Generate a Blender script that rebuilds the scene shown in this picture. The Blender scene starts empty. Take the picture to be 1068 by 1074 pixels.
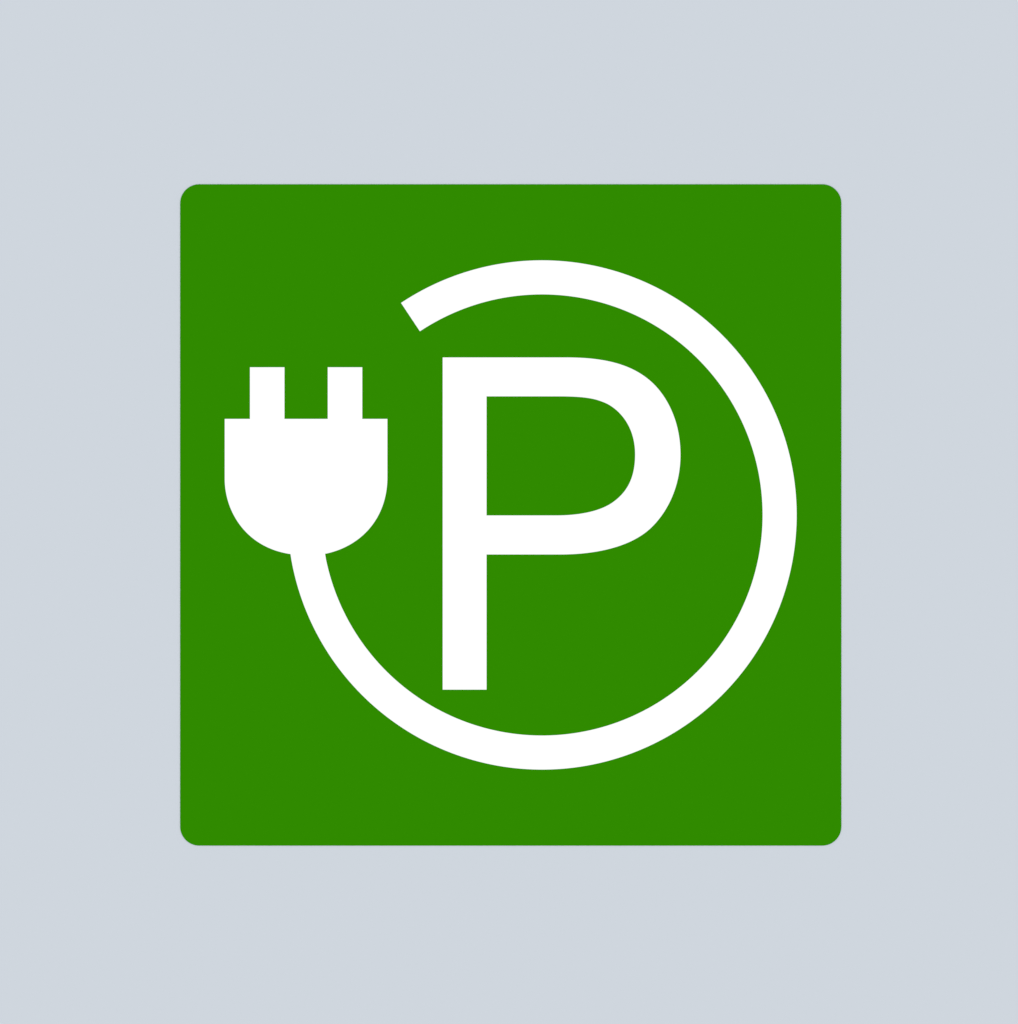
import bpy, bmesh, math

scene = bpy.context.scene
C = scene.collection

# ------------------------------------------------------------------ camera
# One photo pixel is one millimetre on the sign's face; the view is square on.
PW, PH = 1068.0, 1074.0
DIST = 3.2
FACE_Y = -0.0005                     # front of the sign panel
cam_data = bpy.data.cameras.new('camera')
cam_data.sensor_fit = 'VERTICAL'
cam_data.sensor_height = 24.0
cam_data.lens = 24.0 * DIST / (PH / 1000.0)
cam_data.clip_start = 0.05
cam_data.clip_end = 100.0
cam = bpy.data.objects.new('camera', cam_data)
cam.location = (0.0, FACE_Y - DIST, 0.0)
cam.rotation_euler = (math.radians(90), 0, 0)
C.objects.link(cam)
scene.camera = cam

# ------------------------------------------------------------------ light
# even, shadowless light: a uniform white surround
LIGHT = 1.25
world = bpy.data.worlds.new('World')
scene.world = world
world.use_nodes = True
bg = world.node_tree.nodes['Background']
bg.inputs['Color'].default_value = (1, 1, 1, 1)
bg.inputs['Strength'].default_value = LIGHT

vs = scene.view_settings
vs.view_transform = 'Standard'
vs.look = 'None'
vs.exposure = 0
vs.gamma = 1
vs.use_curve_mapping = False


# ------------------------------------------------------------------ helpers
def lin(v):
    v /= 255.0
    return v / 12.92 if v <= 0.04045 else ((v + 0.055) / 1.055) ** 2.4


def material(name, rgb, scale, amount):
    """Matt paint or film with a very faint procedural unevenness."""
    m = bpy.data.materials.new(name)
    m.use_nodes = True
    nt = m.node_tree
    b = nt.nodes['Principled BSDF']
    b.inputs['Roughness'].default_value = 1.0
    b.inputs['Specular IOR Level'].default_value = 0.0
    co = nt.nodes.new('ShaderNodeTexCoord')
    no = nt.nodes.new('ShaderNodeTexNoise')
    no.inputs['Scale'].default_value = scale
    no.inputs['Detail'].default_value = 4
    nt.links.new(co.outputs['Object'], no.inputs['Vector'])
    mr = nt.nodes.new('ShaderNodeMapRange')
    mr.inputs['To Min'].default_value = 1 - amount
    mr.inputs['To Max'].default_value = 1 + amount
    nt.links.new(no.outputs['Fac'], mr.inputs['Value'])
    vm = nt.nodes.new('ShaderNodeVectorMath')
    vm.operation = 'SCALE'
    vm.inputs[0].default_value = rgb
    nt.links.new(mr.outputs['Result'], vm.inputs['Scale'])
    nt.links.new(vm.outputs['Vector'], b.inputs['Base Color'])
    return m


GREEN = material('green_sign_film', tuple(lin(v) / LIGHT for v in (48, 138, 0)), 30, 0.002)
WHITE = material('white_sign_film', (0.815, 0.815, 0.815), 30, 0.002)
GREY = material('pale_blue_grey_paint', tuple(lin(v) / LIGHT for v in (207, 214, 222)), 8, 0.002)


def P(x, y):
    """Photo pixel to metres on the sign's face."""
    return ((x - PW / 2) / 1000.0, -(y - PH / 2) / 1000.0)


def bez(p0, p1, p2, p3, n=40):
    out = []
    for i in range(n + 1):
        t = i / n
        u = 1 - t
        out.append(tuple(u**3 * a + 3 * u * u * t * b + 3 * u * t * t * c + t**3 * d
                         for a, b, c, d in zip(p0, p1, p2, p3)))
    return out


def arc(cx, cy, r, a0, a1, n):
    return [(cx + r * math.cos(math.radians(a0 + (a1 - a0) * i / n)),
             cy - r * math.sin(math.radians(a0 + (a1 - a0) * i / n))) for i in range(n + 1)]


def clean(loop):
    out = []
    for p in loop:
        if not out or math.dist(out[-1], p) > 0.02:
            out.append(p)
    if math.dist(out[0], out[-1]) < 0.02:
        out.pop()
    return out


def slab(name, loops, front, back, mat, parent, bevel=0.0):
    """A solid sheet cut to the given outline (first loop) with holes (others)."""
    bm = bmesh.new()
    loops = [clean(l) for l in loops]
    rims = []
    for l in loops:
        rims.append([bm.verts.new((P(*p)[0], front, P(*p)[1])) for p in l])
    edges = []
    for r in rims:
        for i in range(len(r)):
            edges.append(bm.edges.new((r[i], r[(i + 1) % len(r)])))
    if len(loops) == 1:
        bm.faces.new(rims[0])
    else:
        bmesh.ops.triangle_fill(bm, use_beauty=True, use_dissolve=False, edges=edges)
    fr = list(bm.faces)
    r = bmesh.ops.extrude_face_region(bm, geom=fr, use_keep_orig=True)
    for v in r['geom']:
        if isinstance(v, bmesh.types.BMVert):
            v.co.y = back
    bmesh.ops.recalc_face_normals(bm, faces=bm.faces)
    if bevel:
        es = [e for e in bm.edges if all(abs(v.co.y - front) < 1e-7 for v in e.verts)
              and len(e.link_faces) == 2 and any(abs(f.normal.y) < .5 for f in e.link_faces)]
        bmesh.ops.bevel(bm, geom=es, offset=bevel, segments=3, profile=0.5, affect='EDGES')
    me = bpy.data.meshes.new(name)
    bm.to_mesh(me)
    bm.free()
    me.materials.append(mat)
    o = bpy.data.objects.new(name, me)
    C.objects.link(o)
    o.parent = parent
    return o


# ------------------------------------------------------------------ background
bm = bmesh.new()
bmesh.ops.create_cube(bm, size=1.0)
for v in bm.verts:
    v.co = (v.co.x * 8.0, 0.05 + v.co.y * 0.1, v.co.z * 8.0)
me = bpy.data.meshes.new('background')
bm.to_mesh(me)
bm.free()
me.materials.append(GREY)
wall = bpy.data.objects.new('background', me)
C.objects.link(wall)
wall['kind'] = 'structure'

# ------------------------------------------------------------------ the sign
sign = bpy.data.objects.new('parking_sign', None)
C.objects.link(sign)
sign['label'] = 'square green parking sign with rounded corners, white letter P ringed by a plug and cord'
sign['category'] = 'sign'

# panel
L, R, T, B, r = 189.1, 882.6, 193.25, 886.9, 20.0
outline = (arc(R - r, T + r, r, 90, 0, 16) + arc(R - r, B - r, r, 0, -90, 16)
           + arc(L + r, B - r, r, -90, -180, 16) + arc(L + r, T + r, r, 180, 90, 16))
panel = slab('panel', [outline], FACE_Y, 0.0, GREEN, sign, bevel=0.0001)
panel['label'] = 'flat green square panel with rounded corners'

F = FACE_Y - 0.0001                  # front of the white film

# letter P
x0, x1 = 464.45, 510.45
jx, jy = 682.47, 399.7
outer = [(x0, 723.3), (x0, 374.9)]
ang, up = 0.71, -0.79
jx, jy = 681.92, 399.2
outer += bez((594.41, 374.9), (632.72, 374.9),
             (jx - 27.21 * math.cos(ang), jy - 27.21 * math.sin(ang)), (jx, jy))
outer += bez((jx, jy), (jx + 21.34 * math.cos(ang), jy + 21.34 * math.sin(ang)),
             (713.83, 476.8 - 37.1), (713.83, 476.8))
jx, jy = 684.35, 552.24
outer += bez((713.83, 476.8), (713.83, 476.8 + 30.94),
             (jx + 25.46 * math.cos(up), jy + 25.46 * math.sin(up)), (jx, jy))
outer += bez((jx, jy), (jx - 28.08 * math.cos(up), jy - 28.08 * math.sin(up)),
             (587.12 + 41.82, 581.55), (587.12, 581.55))
outer += [(x1, 581.55), (x1, 723.3)]
ang, up = 0.35, -0.62
jx, jy = 633.0, 421.74
inner = [(x1, 540.6), (x1, 415.7)]
inner += bez((587.18, 415.7), (619.07, 415.7),
             (jx - 6.69 * math.cos(ang), jy - 6.69 * math.sin(ang)), (jx, jy))
inner += bez((jx, jy), (jx + 12.52 * math.cos(ang), jy + 12.52 * math.sin(ang)),
             (666.28, 476.6 - 34.08), (666.28, 476.6))
jx, jy = 643.07, 526.69
inner += bez((666.28, 476.6), (666.28, 476.6 + 22.92),
             (jx + 19.65 * math.cos(up), jy + 19.65 * math.sin(up)), (jx, jy))
inner += bez((jx, jy), (jx - 17.03 * math.cos(up), jy - 17.03 * math.sin(up)),
             (583.36 + 23.54, 540.6), (583.36, 540.6))
letter = slab('letter', [outer, inner], F, FACE_Y, WHITE, sign)
letter['label'] = 'white capital letter P'

# plug: rounded body, its two prongs; the cord leaves the flat cut at the bottom
PL, PR, PT = 235.85, 406.45, 439.35
EL, ER = (304.85, 581.1), (341.05, 580.8)
left = [p for p in bez((PL, 502.3), (PL, 538.5), (321.15 - 59.54, 582.39), (321.15, 582.25), 60)
        if p[0] < EL[0] - 0.3]
right = [(642.3 - x, y) for x, y in
         bez((PL, 500.3), (PL, 552.2), (321.15 - 46.14, 582.94), (321.15, 582.8), 60)]
right = [p for p in right if p[0] > ER[0] + 0.3]
body = [(PL, PT)] + left + [EL, ER] + right[::-1] + [(PR, PT)]
plug = slab('plug_symbol', [body], F, FACE_Y, WHITE, sign)
plug['label'] = 'white electric plug symbol, rounded at the bottom'
for a, b in ((262.3, 298.5), (343.9, 380.1)):
    slab('prong', [[(a, 385.2), (b, 385.2), (b, PT), (a, PT)]], F, FACE_Y, WHITE, plug)

# cord: an open ring from the plug round the letter
CX, CY, RO, RI = 568.65, 540.1, 267.05, 231.35


def at(px, py):
    return math.degrees(math.atan2(CY - py, px - CX))


cord_loop = arc(CX, CY, RO, 123.62, at(*EL), 220)[:-1] + [EL, ER] \
    + arc(CX, CY, RI, at(*ER), 123.62, 200)[1:]
cord = slab('cord_symbol', [cord_loop], F, FACE_Y, WHITE, sign)
cord['label'] = 'white cord curling round the letter in an open ring'
